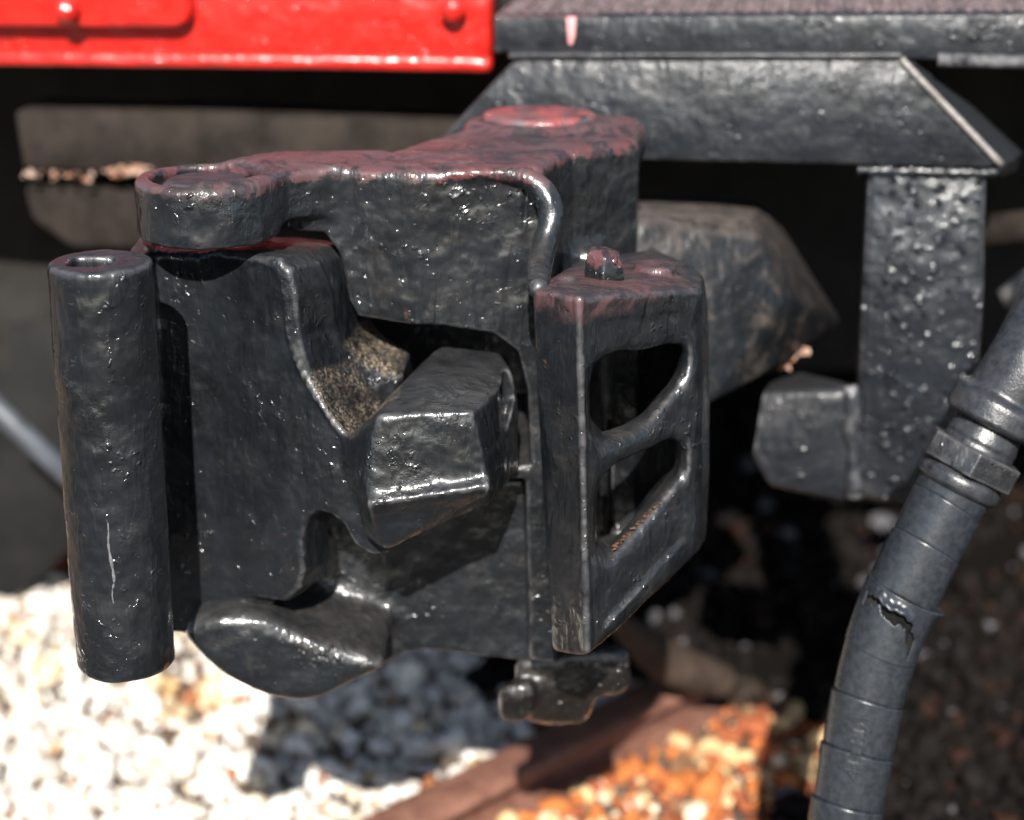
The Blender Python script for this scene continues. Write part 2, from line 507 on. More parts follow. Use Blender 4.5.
M_deck = paint_mat("deck_paint", base=(.009, .0095, .011), dust_amt=.3, rust=.15, edge=0, red_above=(-.22, .003), red=(.09, .035, .035), red_amt=.3)
M_cap = paint_mat("cap_paint", rust=.2, red_above=(-.30, .004), dust_amt=.2, red=(.30, .05, .044), red_amt=.8)
M_red = paint_mat("red_paint", base=(.40, .012, .008), blot=1.35, dust=(.13, .02, .016), dust_amt=.45, edge=0, rust=.05, rough=.36, grit=.6)
M_highlight = plain_mat("highlight_steel", (.13, .12, .11), (.28, .265, .25), rough=.38, scale=120, spec=.6)
M_rust = plain_mat("rust_brown", (.12, .05, .034), (.22, .105, .072), rough=.7, scale=35, bump=.8, dist=.004)
M_rustflake = plain_mat("orange_scale", (.05, .02, .01), (.14, .07, .035), rough=.85, scale=150, bump=.8)
M_scrape = plain_mat("scraped_paint", (.07, .07, .073), (.14, .14, .144), rough=.5, scale=300, bump=.4)
M_tread = plain_mat("worn_tread", (.05, .035, .036), (.16, .12, .12), rough=.45, scale=60, bump=.3)
M_bar = plain_mat("dull_brown", (.030, .020, .015), (.06, .042, .032), rough=.8, scale=30, bump=.6, spec=.2)
M_rod = plain_mat("grey_blue_rod", (.04, .045, .055), (.07, .078, .092), rough=.5, scale=30, bump=.2)
M_flake = plain_mat("rust_flake", (.20, .06, .02), (.42, .32, .25), rough=.8, scale=60, bump=.8)
M_under = plain_mat("underframe_grime", (.010, .008, .0065), (.028, .022, .018), rough=.85, scale=22, bump=.5, spec=.15)
M_dark = plain_mat("dark_grime", (.012, .011, .010), (.022, .020, .018), rough=.85, scale=20, spec=.2)
M_greyp = plain_mat("grey_grime", (.004, .004, .0045), (.011, .0105, .0105), rough=.7, scale=14, bump=.3, spec=.2)
M_rubber = plain_mat("rubber_wrap", (.013, .0155, .0195), (.028, .032, .038), rough=.30, scale=160, bump=.35, dist=.0006, spec=.55)
M_hole = plain_mat("inner_rubber", (.008, .008, .008), (.02, .019, .018), rough=.8, scale=120)
M_grass = plain_mat("grass_blade", (.03, .09, .015), (.06, .15, .03), rough=.6, scale=60)

# ------------------------------------------------------------------ the setting: ground and gravel
me = bpy.data.meshes.new("ground")
gv = [(-60, -60, 0), (60, -60, 0), (60, 120, 0), (-60, 120, 0)]
me.from_pydata(gv, [], [(0, 1, 2, 3)])
m_g, nt, b = new_mat("ground_fines")
g = nt.nodes.new("ShaderNodeNewGeometry"); pos = g.outputs["Position"]
n = noise(nt, pos, 9, 8, .7); n5 = noise(nt, pos, 130, 5, .7)
fine = ramp(nt, n5, [(.3, (.05, .035, .025)), (.5, (.16, .12, .09)), (.7, (.34, .30, .25))]).outputs[0]
sp = nt.nodes.new("ShaderNodeSeparateXYZ"); nt.links.new(pos, sp.inputs[0])
wv = fmath(nt, 'MULTIPLY', fmath(nt, 'SUBTRACT', n, .5), .5)
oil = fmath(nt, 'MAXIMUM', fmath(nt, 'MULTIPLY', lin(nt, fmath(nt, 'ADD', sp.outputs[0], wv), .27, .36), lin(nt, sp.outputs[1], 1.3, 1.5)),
            fmath(nt, 'MULTIPLY', lin(nt, fmath(nt, 'ADD', sp.outputs[1], wv), 2.15, 2.28), lin(nt, sp.outputs[0], -.1, 0)))  # near-black zone: the wagon's shade put into the ground colour
yard = mixc(nt, lin(nt, sp.outputs[1], 1.6, 1.2), mixc(nt, lin(nt, n, .5, .75), fine, (.17, .09, .05)), mixc(nt, n5, (.035, .035, .036), (.075, .073, .07)))  # unseen ground behind the camera, darkened to weaken its reflection in the paint
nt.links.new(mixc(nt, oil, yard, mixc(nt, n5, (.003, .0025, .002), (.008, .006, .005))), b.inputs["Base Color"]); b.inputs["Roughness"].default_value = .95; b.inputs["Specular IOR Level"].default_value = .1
bp = N_(nt, "ShaderNodeBump", Strength=1.0, Distance=.01); nt.links.new(n5, bp.inputs["Height"]); nt.links.new(bp.outputs[0], b.inputs["Normal"])
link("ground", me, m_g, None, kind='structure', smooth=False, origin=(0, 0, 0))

RA, RB = Vector(PG(432, 800, .056)), Vector(PG(655, 690, .056))     # the loose rail's top, two points along it
RD = (RB - RA); RD.z = 0; RD.normalize()
def side_of_rail(x, y): return (x - RA.x) * RD.y - (y - RA.y) * RD.x     # > 0: right of the rail

def stone_templates(n, sub):
    out = []
    for _ in range(n):
        bm = bmesh.new(); bmesh.ops.create_icosphere(bm, subdivisions=sub, radius=1)
        V = np.array([v.co[:] for v in bm.verts]); bm.faces.ensure_lookup_table()
        F = np.array([[v.index for v in f.verts] for f in bm.faces]); bm.free()
        for _k in range(11):          # chip flat faces off
            d = rng.normal(size=3); d /= np.linalg.norm(d); lim = rng.uniform(.42, .8)
            s = V @ d; V = np.where((s > lim)[:, None], V - np.outer(s - lim, d), V)
        V *= rng.uniform(.65, 1.15, 3)
        out.append((V, F))
    return out
TPL = stone_templates(14, 2)
def gravel(name, label, xs, ys, sizes, palette, weights):
    Vs, Fs, Cs = [], [], []; off = 0
    for x, y, s in zip(xs, ys, sizes):
        V, F = TPL[rng.integers(len(TPL))]
        q = rng.normal(size=4); q /= np.linalg.norm(q); a, b_, c, d = q
        Rm = np.array([[1 - 2 * (c * c + d * d), 2 * (b_ * c - a * d), 2 * (b_ * d + a * c)], [2 * (b_ * c + a * d), 1 - 2 * (b_ * b_ + d * d), 2 * (c * d - a * b_)], [2 * (b_ * d - a * c), 2 * (c * d + a * b_), 1 - 2 * (b_ * b_ + c * c)]])
        W = (V * s) @ Rm.T
        W = W + np.array([x, y, s * rng.uniform(.05, .9)])
        Vs.append(W); Fs.append(F + off); off += len(W)
        c0 = np.array(palette[rng.choice(len(palette), p=weights)]) * rng.uniform(.8, 1.15)
        Cs.append(np.tile(np.append(c0, 1), (len(F), 1)))
    V = np.concatenate(Vs); F = np.concatenate(Fs); C = np.concatenate(Cs)
    me = np_mesh(name, V, F, up=False)
    at = me.attributes.new("stone_colour", 'FLOAT_COLOR', 'FACE'); at.data.foreach_set("color", C[:len(me.polygons)].astype(np.float32).ravel())
    o = link(name, me, M_stone, None, kind='stuff', smooth=False, label=label)
    o['category'] = 'gravel'
    return o
M_stone, nt, b = new_mat("stone")
at = nt.nodes.new("ShaderNodeAttribute"); at.attribute_name = "stone_colour"
g = nt.nodes.new("ShaderNodeNewGeometry"); pos = g.outputs["Position"]
mm = nt.nodes.new("ShaderNodeMix"); mm.data_type = 'RGBA'; mm.blend_type = 'MULTIPLY'; mm.inputs[0].default_value = 1
nt.links.new(at.outputs["Color"], mm.inputs[6])
nt.links.new(ramp(nt, noise(nt, pos, 120, 5, .7), [(.3, (.6, .56, .52)), (.7, (1.1, 1.1, 1.1))]).outputs[0], mm.inputs[7])
nt.links.new(mm.outputs[2], b.inputs["Base Color"]); b.inputs["Roughness"].default_value = .8; b.inputs["Specular IOR Level"].default_value = .15
bp = N_(nt, "ShaderNodeBump", Strength=.6, Distance=.002); nt.links.new(noise(nt, pos, 300, 3), bp.inputs["Height"]); nt.links.new(bp.outputs[0], b.inputs["Normal"])

NS = 21000
xs = rng.uniform(-.95, 1.1, NS); ys = 1.75 + 1.9 * rng.random(NS) ** 1.15
sz = np.clip(rng.lognormal(math.log(.0088), .42, NS), .004, .026)
sd_ = (xs - RA.x) * RD.y - (ys - RA.y) * RD.x
off_rail = np.abs(sd_) > .033
patch = np.sin(xs * 7.1 + 2 * np.sin(ys * 5)) * np.cos(ys * 6.3 + xs * 3)
left = (sd_ < 0) & off_rail
wob = .05 * np.sin(ys * 13) + .04 * np.sin(xs * 17)
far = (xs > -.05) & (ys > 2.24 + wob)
painted_dark = (((xs > .335 + wob) | (ys > 2.20 + wob)) & (sd_ > 0) | far) & off_rail  # stones given a near-black colour in place of the wagon's shade
rusty = ((sd_ > 0) | ((ys > 2.50 + wob) & (xs < -.5))) & off_rail & ~painted_dark
left = left & ~painted_dark & ~rusty
tanm = left & ((patch > .93) | (rng.random(NS) < .07))
pale = left & ~tanm
def pick(mask): return xs[mask], ys[mask], sz[mask]
gravel("pale_gravel", "pale sunlit gravel beneath the coupler left of the rail", *pick(pale),
       [(.82, .79, .74), (.70, .66, .60), (.52, .48, .43), (.72, .62, .48)], [.5, .27, .13, .1])
gravel("tan_gravel", "patches of tan and rusty stones among the pale gravel", *pick(tanm),
       [(.50, .33, .16), (.33, .13, .06), (.62, .50, .32)], [.45, .3, .25])
gravel("rusty_gravel", "orange rust stained gravel between the rail and the hose", *pick(rusty),
       [(.46, .15, .045), (.62, .42, .22), (.72, .60, .44), (.30, .09, .04), (.20, .11, .06)], [.36, .2, .13, .21, .1])
gravel("painted_shade_gravel", "dark oil stained gravel behind and right of the hose", *pick(painted_dark),
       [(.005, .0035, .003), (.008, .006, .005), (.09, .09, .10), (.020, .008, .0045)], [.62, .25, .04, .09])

# ------------------------------------------------------------------ loose rail and bent bar on the gravel
rail = thing("steel_rail", "rusty brown rail lying across the gravel under the coupler", "rail", (RA.x, RA.y, 0))
def rail_prof(sec, name, mat):
    bm = bmesh.new(); side = Vector((RD.y, -RD.x, 0))
    o = Vector((RA.x, RA.y, -GZ)) - RD * .55
    add_prism(bm, [o + side * s + Vector((0, 0, z)) for s, z in sec], RD * 1.0)
    return from_bm(name, bm, mat, rail, bevel=.006, segs=2)
rail_prof([(-.036, .002), (.036, .002), (.036, .006), (.008, .012), (-.008, .012), (-.036, .006)], "rail_foot", M_rust)
rail_prof([(-.006, .009), (.006, .009), (.006, .042), (-.006, .042)], "rail_web", M_rust)
rail_prof([(-.022, .038), (.022, .038), (.029, .044), (.029, .052), (.023, .057), (-.023, .057), (-.029, .052), (-.029, .044)], "rail_head", M_rust)
bb = thing("bent_bar", "blurred dull brown bar beside the rail end under the coupler", "iron bar", (.18, 2.0, 0))
for nm, pts, rr in (("bar_arm", [P(612, 618, 1.98), P(640, 640, 2.0), P(672, 664, 2.04), P(725, 682, 2.1)], [.010, .02, .026, .020]),):
    bm = bmesh.new(); c = catmull(pts, 8)
    add_tube(bm, c, list(np.interp(np.linspace(0, 1, len(c)), np.linspace(0, 1, len(rr)), rr)), 14)
    from_bm(nm, bm, M_bar, bb, smooth=True)

# ------------------------------------------------------------------ the wagon's underside behind the coupler
uf = thing("wagon_underframe", "dark grimy underframe behind and left of the coupler", "underframe", (0, 2.2, .5))
def plate(name, px, Y0, depth, mat, parent, bevel=.004, label=None):
    bm = bmesh.new(); add_prism(bm, [PW(u, v, Y0) for u, v in px], BACK * depth)
    return from_bm(name, bm, mat, parent, bevel=bevel, label=label)
plate("cross_beam", [(12, 110), (200, 113), (470, 124), (640, 130), (640, 190), (470, 185), (200, 178), (22, 172)], 1.960, .08, M_under, uf, .008)
plate("lower_beam", [(20, 186), (160, 188), (250, 190), (250, 262), (160, 252), (70, 250), (30, 222)], 1.985, .06, M_under, uf, .01)
plate("panel", [(-80, 318), (62, 322), (75, 420), (78, 545), (-20, 625), (-80, 640)], 2.36, .03, M_greyp, uf, .004)
bm = bmesh.new(); add_tube(bm, [Vector(PW(-60, 355, 2.02)), Vector(PW(20, 430, 2.02)), Vector(PW(110, 515, 2.02))], .0125, 16)
from_bm("diagonal_rod", bm, M_rod, uf, smooth=True, label="slanting grey rod")
bm = bmesh.new()
for k in range(90):       # flaking rust along the joint between the two beams
    u = random.choice((random.uniform(18, 162), random.gauss(138, 12))); v = 178 + random.uniform(-7, 2) - 6 * math.exp(-((u - 135) / 22) ** 2)
    p = Vector(PW(u, v, 1.958)); r = random.choice((.001, .0015, .002, .0032)) * random.uniform(.8, 1.2)
    add_hull(bm, [p + Vector((random.uniform(-1.6, 1.6), random.uniform(-.6, .6), random.uniform(-1, 1))) * r for _ in range(9)])
from_bm("rust_flakes", bm, M_flake, uf, kind='stuff')
bm = bmesh.new(); add_box(bm, (-2.2, 2.02, -.255), (2.2, 7.5, -.225))
from_bm("floor_plate", bm, M_dark, uf)
bm = bmesh.new(); add_box(bm, (-2.2, 3.3, -1.0), (2.2, 3.36, -.257))
from_bm("bolster", bm, M_dark, uf)
bm = bmesh.new(); add_box(bm, (-.75, 2.45, -.74), (1.2, 2.49, -.257))
from_bm("headstock", bm, M_dark, uf)
# weeds at the far left
for k in range(3):
    bm = bmesh.new(); base = Vector((-.675 - .012 * k, 2.62 + .04 * k, -GZ))
    for q in range(26):
        a = random.uniform(0, 6.28); L = random.uniform(.35, .82); lean = random.uniform(.05, .28) * L
        d = Vector((math.cos(a), math.sin(a), 0)); sdv = Vector((-d.y, d.x, 0)) * random.uniform(.004, .009)
        p0 = base + d * .02; p1 = base + d * lean * .5 + Vector((0, 0, L * .6)); p2 = base + d * lean + Vector((0, 0, L))
        v = [bm.verts.new(x) for x in (p0 - sdv, p0 + sdv, p1 - sdv, p1 + sdv, p2)]
        bm.faces.new((v[0], v[1], v[3], v[2])); bm.faces.new((v[2], v[3], v[4]))
    o = from_bm("weed", bm, M_grass, None, origin=base + Vector((0, 0, GZ)))
    set_tags(o, "green weed growing past the left end of the dark beam, " + ("the nearest", "the second", "the farthest")[k], "weed", "weeds beside the wagon")

# ------------------------------------------------------------------ red end sill
rs = thing("end_sill", "bright red painted end sill with bolts and raised plate at upper left", "sill", (-.3, 1.98, .8))
plate("sill_plate", [(-160, -90), (491, -90), (491, 71), (330, 68), (-160, 62)], 1.92, .05, M_red, rs, .005)
plate("bottom_lip", [(-160, 50), (491, 57), (491, 73), (330, 70), (-160, 64)], 1.908, .010, M_red, rs, .005)
def rounded(px, r, n=6):
    out = []
    m = len(px)
    for i in range(m):
        p0, p, p1 = Vector(px[i - 1]), Vector(px[i]), Vector(px[(i + 1) % m])
        a = p + (p0 - p).normalized() * r; c = p + (p1 - p).normalized() * r
        for k in range(n + 1):
            t = k / n; out.append(((1 - t) ** 2 * a + 2 * t * (1 - t) * p + t * t * c)[:])
    return out
plate("cover_plate", rounded([(-130, -80), (190, -80), (190, 28), (-130, 26)], 22), 1.895, .03, M_red, rs, .005, label="raised red plate with rounded corner")
bolt0 = None
for u, v, Y0 in ((66, 10, 1.885), (453, 9, 1.905), (260, -40, 1.905)):
    if bolt0 is None:
        bm = bmesh.new(); bmesh.ops.create_uvsphere(bm, u_segments=16, v_segments=10, radius=.0125)
        for vv in bm.verts: vv.co.y *= .9
        bolt0 = from_bm("bolt", bm, M_red, rs, smooth=True, up=False, origin=(0, 0, 0)); o = bolt0
    else:
        o = bolt0.copy(); COL.objects.link(o)
    p = Vector(PW(u, v, Y0)) + Vector((0, 0, GZ)); o.location = p - rs.location

# ------------------------------------------------------------------ black frame: deck, beam, post, stop block
fr = thing("step_frame", "black welded steel frame with deck, tapered beam and square post at right", "steel frame", (.4, 1.8, 0.4))
p0, p1 = PW(494, 17, 1.80), PW(1260, 13, 1.80)
q0, q1 = PW(494, 53, 1.80), PW(1260, 66, 1.80)
plate("deck_edge", [(494, 17), (1300, 12), (1300, 66), (494, 53)], 1.80, .03, M_frame, fr, .003)
bm = bmesh.new()
dz = p0[2]
add_prism(bm, [(p0[0], p0[1] + .0005, dz - .006), (p1[0], p1[1] + .0005, dz - .006), (p1[0], p1[1] + .0005, dz + .002), (p0[0], p0[1] + .0005, dz + .002)], BACK * .42)
from_bm("deck_plate", bm, M_deck, fr, bevel=.002)
bm = bmesh.new()
ex = (Vector(p1) - Vector(p0)); L = ex.length; ex.normalize()
for i in range(int(L / .012)):
    for j in range(16):
        c = Vector((p0[0], p0[1], dz + .0018)) + ex * (.012 * (i + .5 * (j % 2)) + .006) + BACK * (.010 + j * .012)
        a = R(45 if (i + j) % 2 else -45)
        d = (ex * math.cos(a) + BACK * math.sin(a)) * .0056; e = (ex * -math.sin(a) + BACK * math.cos(a)) * .0018; h = Vector((0, 0, .0034))
        v = [bm.verts.new(x) for x in (c - d, c + e, c + d, c - e, c + h)]
        for s in range(4): bm.faces.new((v[s], v[(s + 1) % 4], v[4]))
from_bm("tread_pattern", bm, M_tread, fr, kind='stuff')
plate("beam", [(517, 57), (903, 57), (1003, 166), (980, 168), (640, 160), (428, 152)], 1.775, .055, M_frame, fr, .004)
plate("beam_top_edge", [(508, 53), (902, 53), (902, 59), (508, 59)], 1.770, .03, M_frame, fr, .002)
bm = bmesh.new()
add_hull(bm, [PW(903, 60, 1.776), PW(1002, 166, 1.776), PW(1000, 178, 1.79), PW(905, 72, 1.79), PW(930, 66, 1.86), PW(1022, 152, 1.86), PW(1018, 170, 1.86), PW(930, 80, 1.86)])
from_bm("gusset_flange", bm, M_frame, fr, bevel=.003)
bm = bmesh.new(); add_tube(bm, [Vector(PW(901 + 100 * k / 12, 59 + 105 * k / 12, 1.773)) for k in range(13)], .003, 10, wob=.1); from_bm('edge_highlight', bm, M_highlight, fr, smooth=True)  # pale strip added to draw the bright highlight along this edge
bm = bmesh.new(); add_tube(bm, [Vector(PW(938, 60, 1.80)), Vector(PW(1300, 70, 1.80))], .006, 12); from_bm("edge_bar", bm, M_frame, fr, smooth=True)
plate("post", [(868, 166), (987, 170), (984, 300), (968, 520), (856, 498), (860, 330)], 1.785, .10, M_post, fr, .007)
for k, (v0, r) in enumerate(((170, .0045),)):
    c = [Vector(PW(858 + i * 3.5, v0 + 3 * (i / 40) + random.uniform(-1, 1), 1.782)) for i in range(41)]
    bm = bmesh.new(); add_tube(bm, c, [r * random.uniform(.6, 1.3) for _ in c], 12); from_bm("weld_bead", bm, M_weld, fr, smooth=True)
bm = bmesh.new()
add_hull(bm, [PW(762, 393, 1.75), PW(856, 388, 1.75), PW(752, 455, 1.75), PW(770, 487, 1.75), PW(860, 506, 1.75),
              PW(800, 371, 1.83), PW(850, 384, 1.83), PW(770, 380, 1.82), PW(858, 470, 1.85), PW(765, 470, 1.85)])
from_bm("stop_block", bm, M_frame, fr, bevel=.006, segs=3)
for k in range(2):
    c = [Vector(PW(852 + random.uniform(-3, 3), 386 + i * 11, 1.748 if k == 0 else 1.775)) for i in range(11)]
    bm = bmesh.new(); add_tube(bm, c, [.007 * random.uniform(.6, 1.4) for _ in c], 10); from_bm("weld_bead", bm, M_frame, fr, smooth=True)
plate("paint_drip", [(566, 17), (576, 17), (575, 36), (572, 46), (568, 44), (567, 30)], 1.7985, .004, plain_mat("pink_paint", (.45, .16, .17), (.62, .30, .30), rough=.45, scale=90), fr, .001, label="pale pink paint drip")
# things half hidden behind the post
pp = thing("brake_pipe", "grimy pipe stub behind the square post at the right edge", "pipe", (.55, 2.0, .6))
bm = bmesh.new(); add_tube(bm, [Vector(PW(980, 232, 1.98)), Vector(PW(1120, 215, 1.98))], .017, 16); from_bm("pipe_run", bm, M_under, pp, smooth=True)
bm = bmesh.new(); add_tube(bm, [Vector(PW(1002, 300, 1.9)), Vector(PW(1030, 285, 1.9)), Vector(PW(1120, 270, 1.92))], [.010, .017, .02], 16); from_bm("pipe_valve", bm, M_frame, pp, smooth=True)

# ------------------------------------------------------------------ the coupler
cp = thing("railway_coupler", "heavy black cast knuckle coupler with worn red top in the centre", "coupler", (-.05, 1.6, .62))
H = .0015
# head: upper wall, pin ear, boss, lower wall, lower lug
hd = Field((-.285, 1.33, -.72), (.125, 1.735, -.255), H)
top = -.285
hd.add(prismZ([(-.20, 1.475), (-.137, 1.462), (-.073, 1.447), (.006, 1.455), (.022, 1.464), (.034, 1.50), (.046, 1.525), (.10, 1.565), (.107, 1.66), (.07, 1.705), (.0, 1.705), (-.036, 1.63), (-.10, 1.515), (-.20, 1.51)], -.50, top, .010), 0)
hd.add(prismY([(470, 300), (552, 300), (557, 664), (530, 662), (525, 480), (500, 480)], 1.456, 1.52, rnd=.004), .004)
hd.add(prismY([(330, 250), (600, 250), (610, 500), (600, 640), (250, 640), (250, 480), (330, 480)], 1.52, 1.66, rnd=.01), .01)
hd.add(prismY([(230, 480), (548, 480), (556, 665), (470, 655), (425, 650), (400, 655), (376, 668), (330, 668), (250, 640)], 1.500, 1.57, rnd=.003), .004)
hd.cut(prismY([(180, 242), (320, 243), (335, 262), (341, 285), (346, 310), (355, 327), (400, 331), (442, 333), (494, 343), (518, 362), (527, 400), (531, 475), (420, 500), (180, 480)], 1.43, 1.64, rnd=.004), .004)
# ear round the knuckle pin
EX, EY = -.2225, 1.434
hd.add(cylZ(EX, EY, .0515, -.331, -.287, .006), .008)
hd.add(prismZ([(-.22, 1.392), (-.185, 1.408), (-.165, 1.44), (-.13, 1.462), (-.10, 1.51), (-.17, 1.51), (-.22, 1.47)], -.322, -.286, .006), .012)
hd.cut(cylZ(EX - .001, EY + .004, .0395, -.300, -.27, .003), .005)
# boss on top
hd.add(cylZ(.022, 1.640, .058, -.32, -.2835, .006, .8), .015)
hd.cut(capsule((.03, 1.606, -.283), (.072, 1.622, -.283), .005), .004)
hd.add(capsule((.066, 1.60, -.298), (.092, 1.64, -.298), .018), .012)
# flange running down the wall's right end to the guard arm
lip = catmull([P(440, 174, 1.455), P(500, 174, 1.452), P(526, 178, 1.449), P(542, 190, 1.446), P(550, 208, 1.442), P(549, 228, 1.437), P(543, 250, 1.428), P(539, 272, 1.405), P(538, 288, 1.368)], 4)
for k in range(len(lip) - 1):
    f = k / (len(lip) - 1)
    hd.add(capsule(lip[k], lip[k + 1], .0025 + .0055 * min(1, f * 2.6)), .004)
hd.add(prismY(soft([(490, 178), (530, 180), (548, 192), (557, 212), (556, 236), (549, 262), (556, 310), (532, 310), (520, 300)], 1), 1.456, 1.53, rnd=.003), .004)
# lower lug under the knuckle
hd.add(prismY(soft([(178, 632), (205, 615), (258, 614), (312, 640), (400, 664), (346, 688), (312, 706), (272, 702), (228, 684), (196, 656)]), 1.408, 1.50, rnd=.014), .018)
hd.blur(1)
cast_part("head_casting", hd, M_head, cp, .0005)
bm = bmesh.new(); q = [Vector((.022, 1.640, -.2825)), Vector((.022, 1.640, -.279)), Vector((.022, 1.640, -.2765)), Vector((.022, 1.640, -.2755))]
add_tube(bm, q, [.047, .047, .0455, .042], 40, wob=.01)
for v in bm.verts: v.co.y = 1.64 + (v.co.y - 1.64) * .85
from_bm("lock_cap", bm, M_cap, cp, smooth=True, label="thin round cap with peeling red paint")
# guard arm with its two windows
L1, N1, R1 = P(530, 288, 1.350), P(580, 296, 1.315), P(703, 290, 1.41)
ga = Field((-.01, 1.295, -.665), (.175, 1.575, -.325), H)
ga.add(hull([L1, N1, R1, P(705, 272, 1.46), P(655, 246, 1.55), P(575, 262, 1.50), P(552, 652, 1.35), P(588, 659, 1.315), P(704, 547, 1.41), P(708, 540, 1.46), P(660, 560, 1.55), P(575, 610, 1.50), P(712, 330, 1.47), P(712, 480, 1.47)], .005), 0)
wtop = soft([(590, 374), (612, 358), (640, 358), (680, 348), (686, 362), (678, 386), (664, 405), (640, 432), (592, 452)], 1)
wbot = soft([(597, 494), (612, 473), (634, 463), (670, 445), (682, 450), (681, 478), (664, 500), (640, 530), (598, 574)], 1)
def windowprism(px, y0, y1):
    pts = []
    for u, v in px:           # outline on the slanting face itself
        f = (u - 588) / 115.0; Y = 1.318 + f * .09; q = P(u, v, Y); pts.append((q[0], q[2]))
    def fn(X, Y, Z): return smax(poly_sdf(X, Z, pts), np.abs(Y - (y0 + y1) / 2) - (y1 - y0) / 2, .002)
    a = np.array(pts)
    return Prim(fn, [a[:, 0].min(), y0, a[:, 1].min()], [a[:, 0].max(), y1, a[:, 1].max()])
def FP(u, v, off): return P(u, v, 1.318 + (u - 588) / 115.0 * .09 + off)
ga.cut(hull([FP(u, v, o) for u, v in ((597, 322), (684, 312), (685, 536), (601, 628)) for o in (-.04, .0055)], .002), .003)
for wpx in (wtop, wbot):
    ga.cut(windowprism(wpx, 1.28, 1.45), .012)
ga.cut(prismZ([(.056, 1.362), (.075, 1.376), (.126, 1.430), (.128, 1.465), (.10, 1.515), (.075, 1.52), (.06, 1.48), (.044, 1.40)], -.60, -.39, .004), .003)
ga.cut(capsule(P(592, 312, 1.316), P(598, 640, 1.316), .0042), .004)       # groove beside the ridge
ga.cut(capsule(P(691, 310, 1.388), P(693, 540, 1.390), .005), .005)
ga.cut(capsule(P(541, 300, 1.336), P(561, 640, 1.336), .0018), .002)
ga.add(capsule(P(579, 300, 1.3195), P(587, 648, 1.3195), .003), .002)       # bead down the ridge
ga.add(ball(P(567, 284, 1.375), .0085, (1.1, 1, .8)), .003)
ga.add(cylZ(*P(655, 268, 1.44)[:2], .016, P(655, 268, 1.44)[2] - .01, P(655, 268, 1.44)[2] + .003, .002), .003)
ga.blur(1)
cast_part("guard_arm", ga, M_guard, cp, .0005)
bm = bmesh.new()
add_hull(bm, [P(583, 280, 1.400), P(602, 287, 1.388), P(626, 281, 1.395), P(612, 268, 1.43), P(587, 252, 1.402), P(604, 256, 1.391), P(620, 251, 1.398), P(606, 246, 1.425), P(590, 246, 1.42)])
from_bm("square_plug", bm, M_plug, cp, bevel=.0025, segs=3)
# knuckle: nose post, face, hooked tail
kn = Field((-.34, 1.29, -.660), (.03, 1.60, -.315), H)
face = [(158, 257), (266, 261), (281, 272), (288, 298), (292, 338), (305, 375), (330, 415), (347, 440), (352, 475), (372, 507), (388, 553), (372, 556), (354, 546), (342, 525), (330, 516), (312, 514), (300, 522), (294, 545), (297, 575), (290, 595), (270, 611), (160, 615)]
kn.add(prismY(face, 1.385, 1.44, kx=.40, kz=-.12, rnd=.004), 0)
kn.add(prismY([(190, 257), (266, 261), (281, 272), (288, 298), (292, 338), (305, 375), (330, 415), (347, 440), (352, 500), (260, 520), (190, 520)], 1.40, 1.51, kx=.45, kz=-.11, rnd=.014), .006)
kn.add(prismY([(125, 257), (262, 257), (275, 606), (212, 612), (198, 642), (140, 642)], 1.432, 1.50, rnd=.006), .006)
def PX(u, Y): return (u - 512) / FPX * Y / .958
kn.add(prismY([(230, 278), (292, 272), (316, 277), (327, 292), (331, 318), (340, 344), (366, 364), (404, 376), (404, 470), (230, 470)], 1.455, 1.515, rnd=.010), .03)
hollow = [(u, Y) for u, Y in ((100, 1.447), (160, 1.447), (185, 1.444), (210, 1.437), (235, 1.426), (260, 1.414), (285, 1.402), (310, 1.392), (335, 1.384), (345, 1.35))]
kn.cut(prismZ([(PX(100, 1.447), 1.30)] + [(PX(u, Y), Y) for u, Y in hollow] + [(PX(345, 1.35), 1.30)], -.72, -.20, .002), .006)     # concave face between nose and rim
kn.add(prismY([(112, 272), (130, 272), (138, 600), (126, 600)], 1.35, 1.48, rnd=.006), .006)
kn.add(cylZ(-.2824, 1.335, .0357, -.629, -.326, .005), .010)
def HY_(u): return float(np.interp(u, [h[0] for h in hollow[:-1]], [h[1] for h in hollow[:-1]])) + .001
rim = catmull([P(u, v, HY_(u)) for u, v in ((225, 258), (250, 260), (266, 262), (280, 273), (287, 298), (291, 338), (304, 375), (329, 415), (346, 440), (351, 475), (368, 504))], 4)
for k in range(len(rim) - 1): kn.add(capsule(rim[k], rim[k + 1], .0026), .002)
# hook block
kn.add(hull([P(376, 415, 1.350), P(474, 410, 1.352), P(514, 374, 1.43), P(500, 350, 1.48), P(440, 343, 1.48), P(490, 484, 1.348), P(368, 498, 1.343), P(486, 440, 1.356),
             P(386, 552, 1.355), P(362, 536, 1.37), P(494, 500, 1.375), P(520, 470, 1.44), P(347, 440, 1.375), P(430, 520, 1.46), P(520, 400, 1.45), P(350, 470, 1.36)], .004), .014)
kn.add(hull([P(370, 490, 1.352), P(488, 474, 1.352), P(364, 503, 1.337), P(366, 512, 1.339), P(492, 486, 1.340), P(492, 494, 1.343), P(380, 525, 1.365), P(488, 503, 1.372), P(400, 500, 1.38), P(470, 490, 1.38)], .004), .007)
kn.cut(prismY([(498, 424), (511, 406), (516, 438), (503, 468)], 1.33, 1.44, rnd=.002), .003)
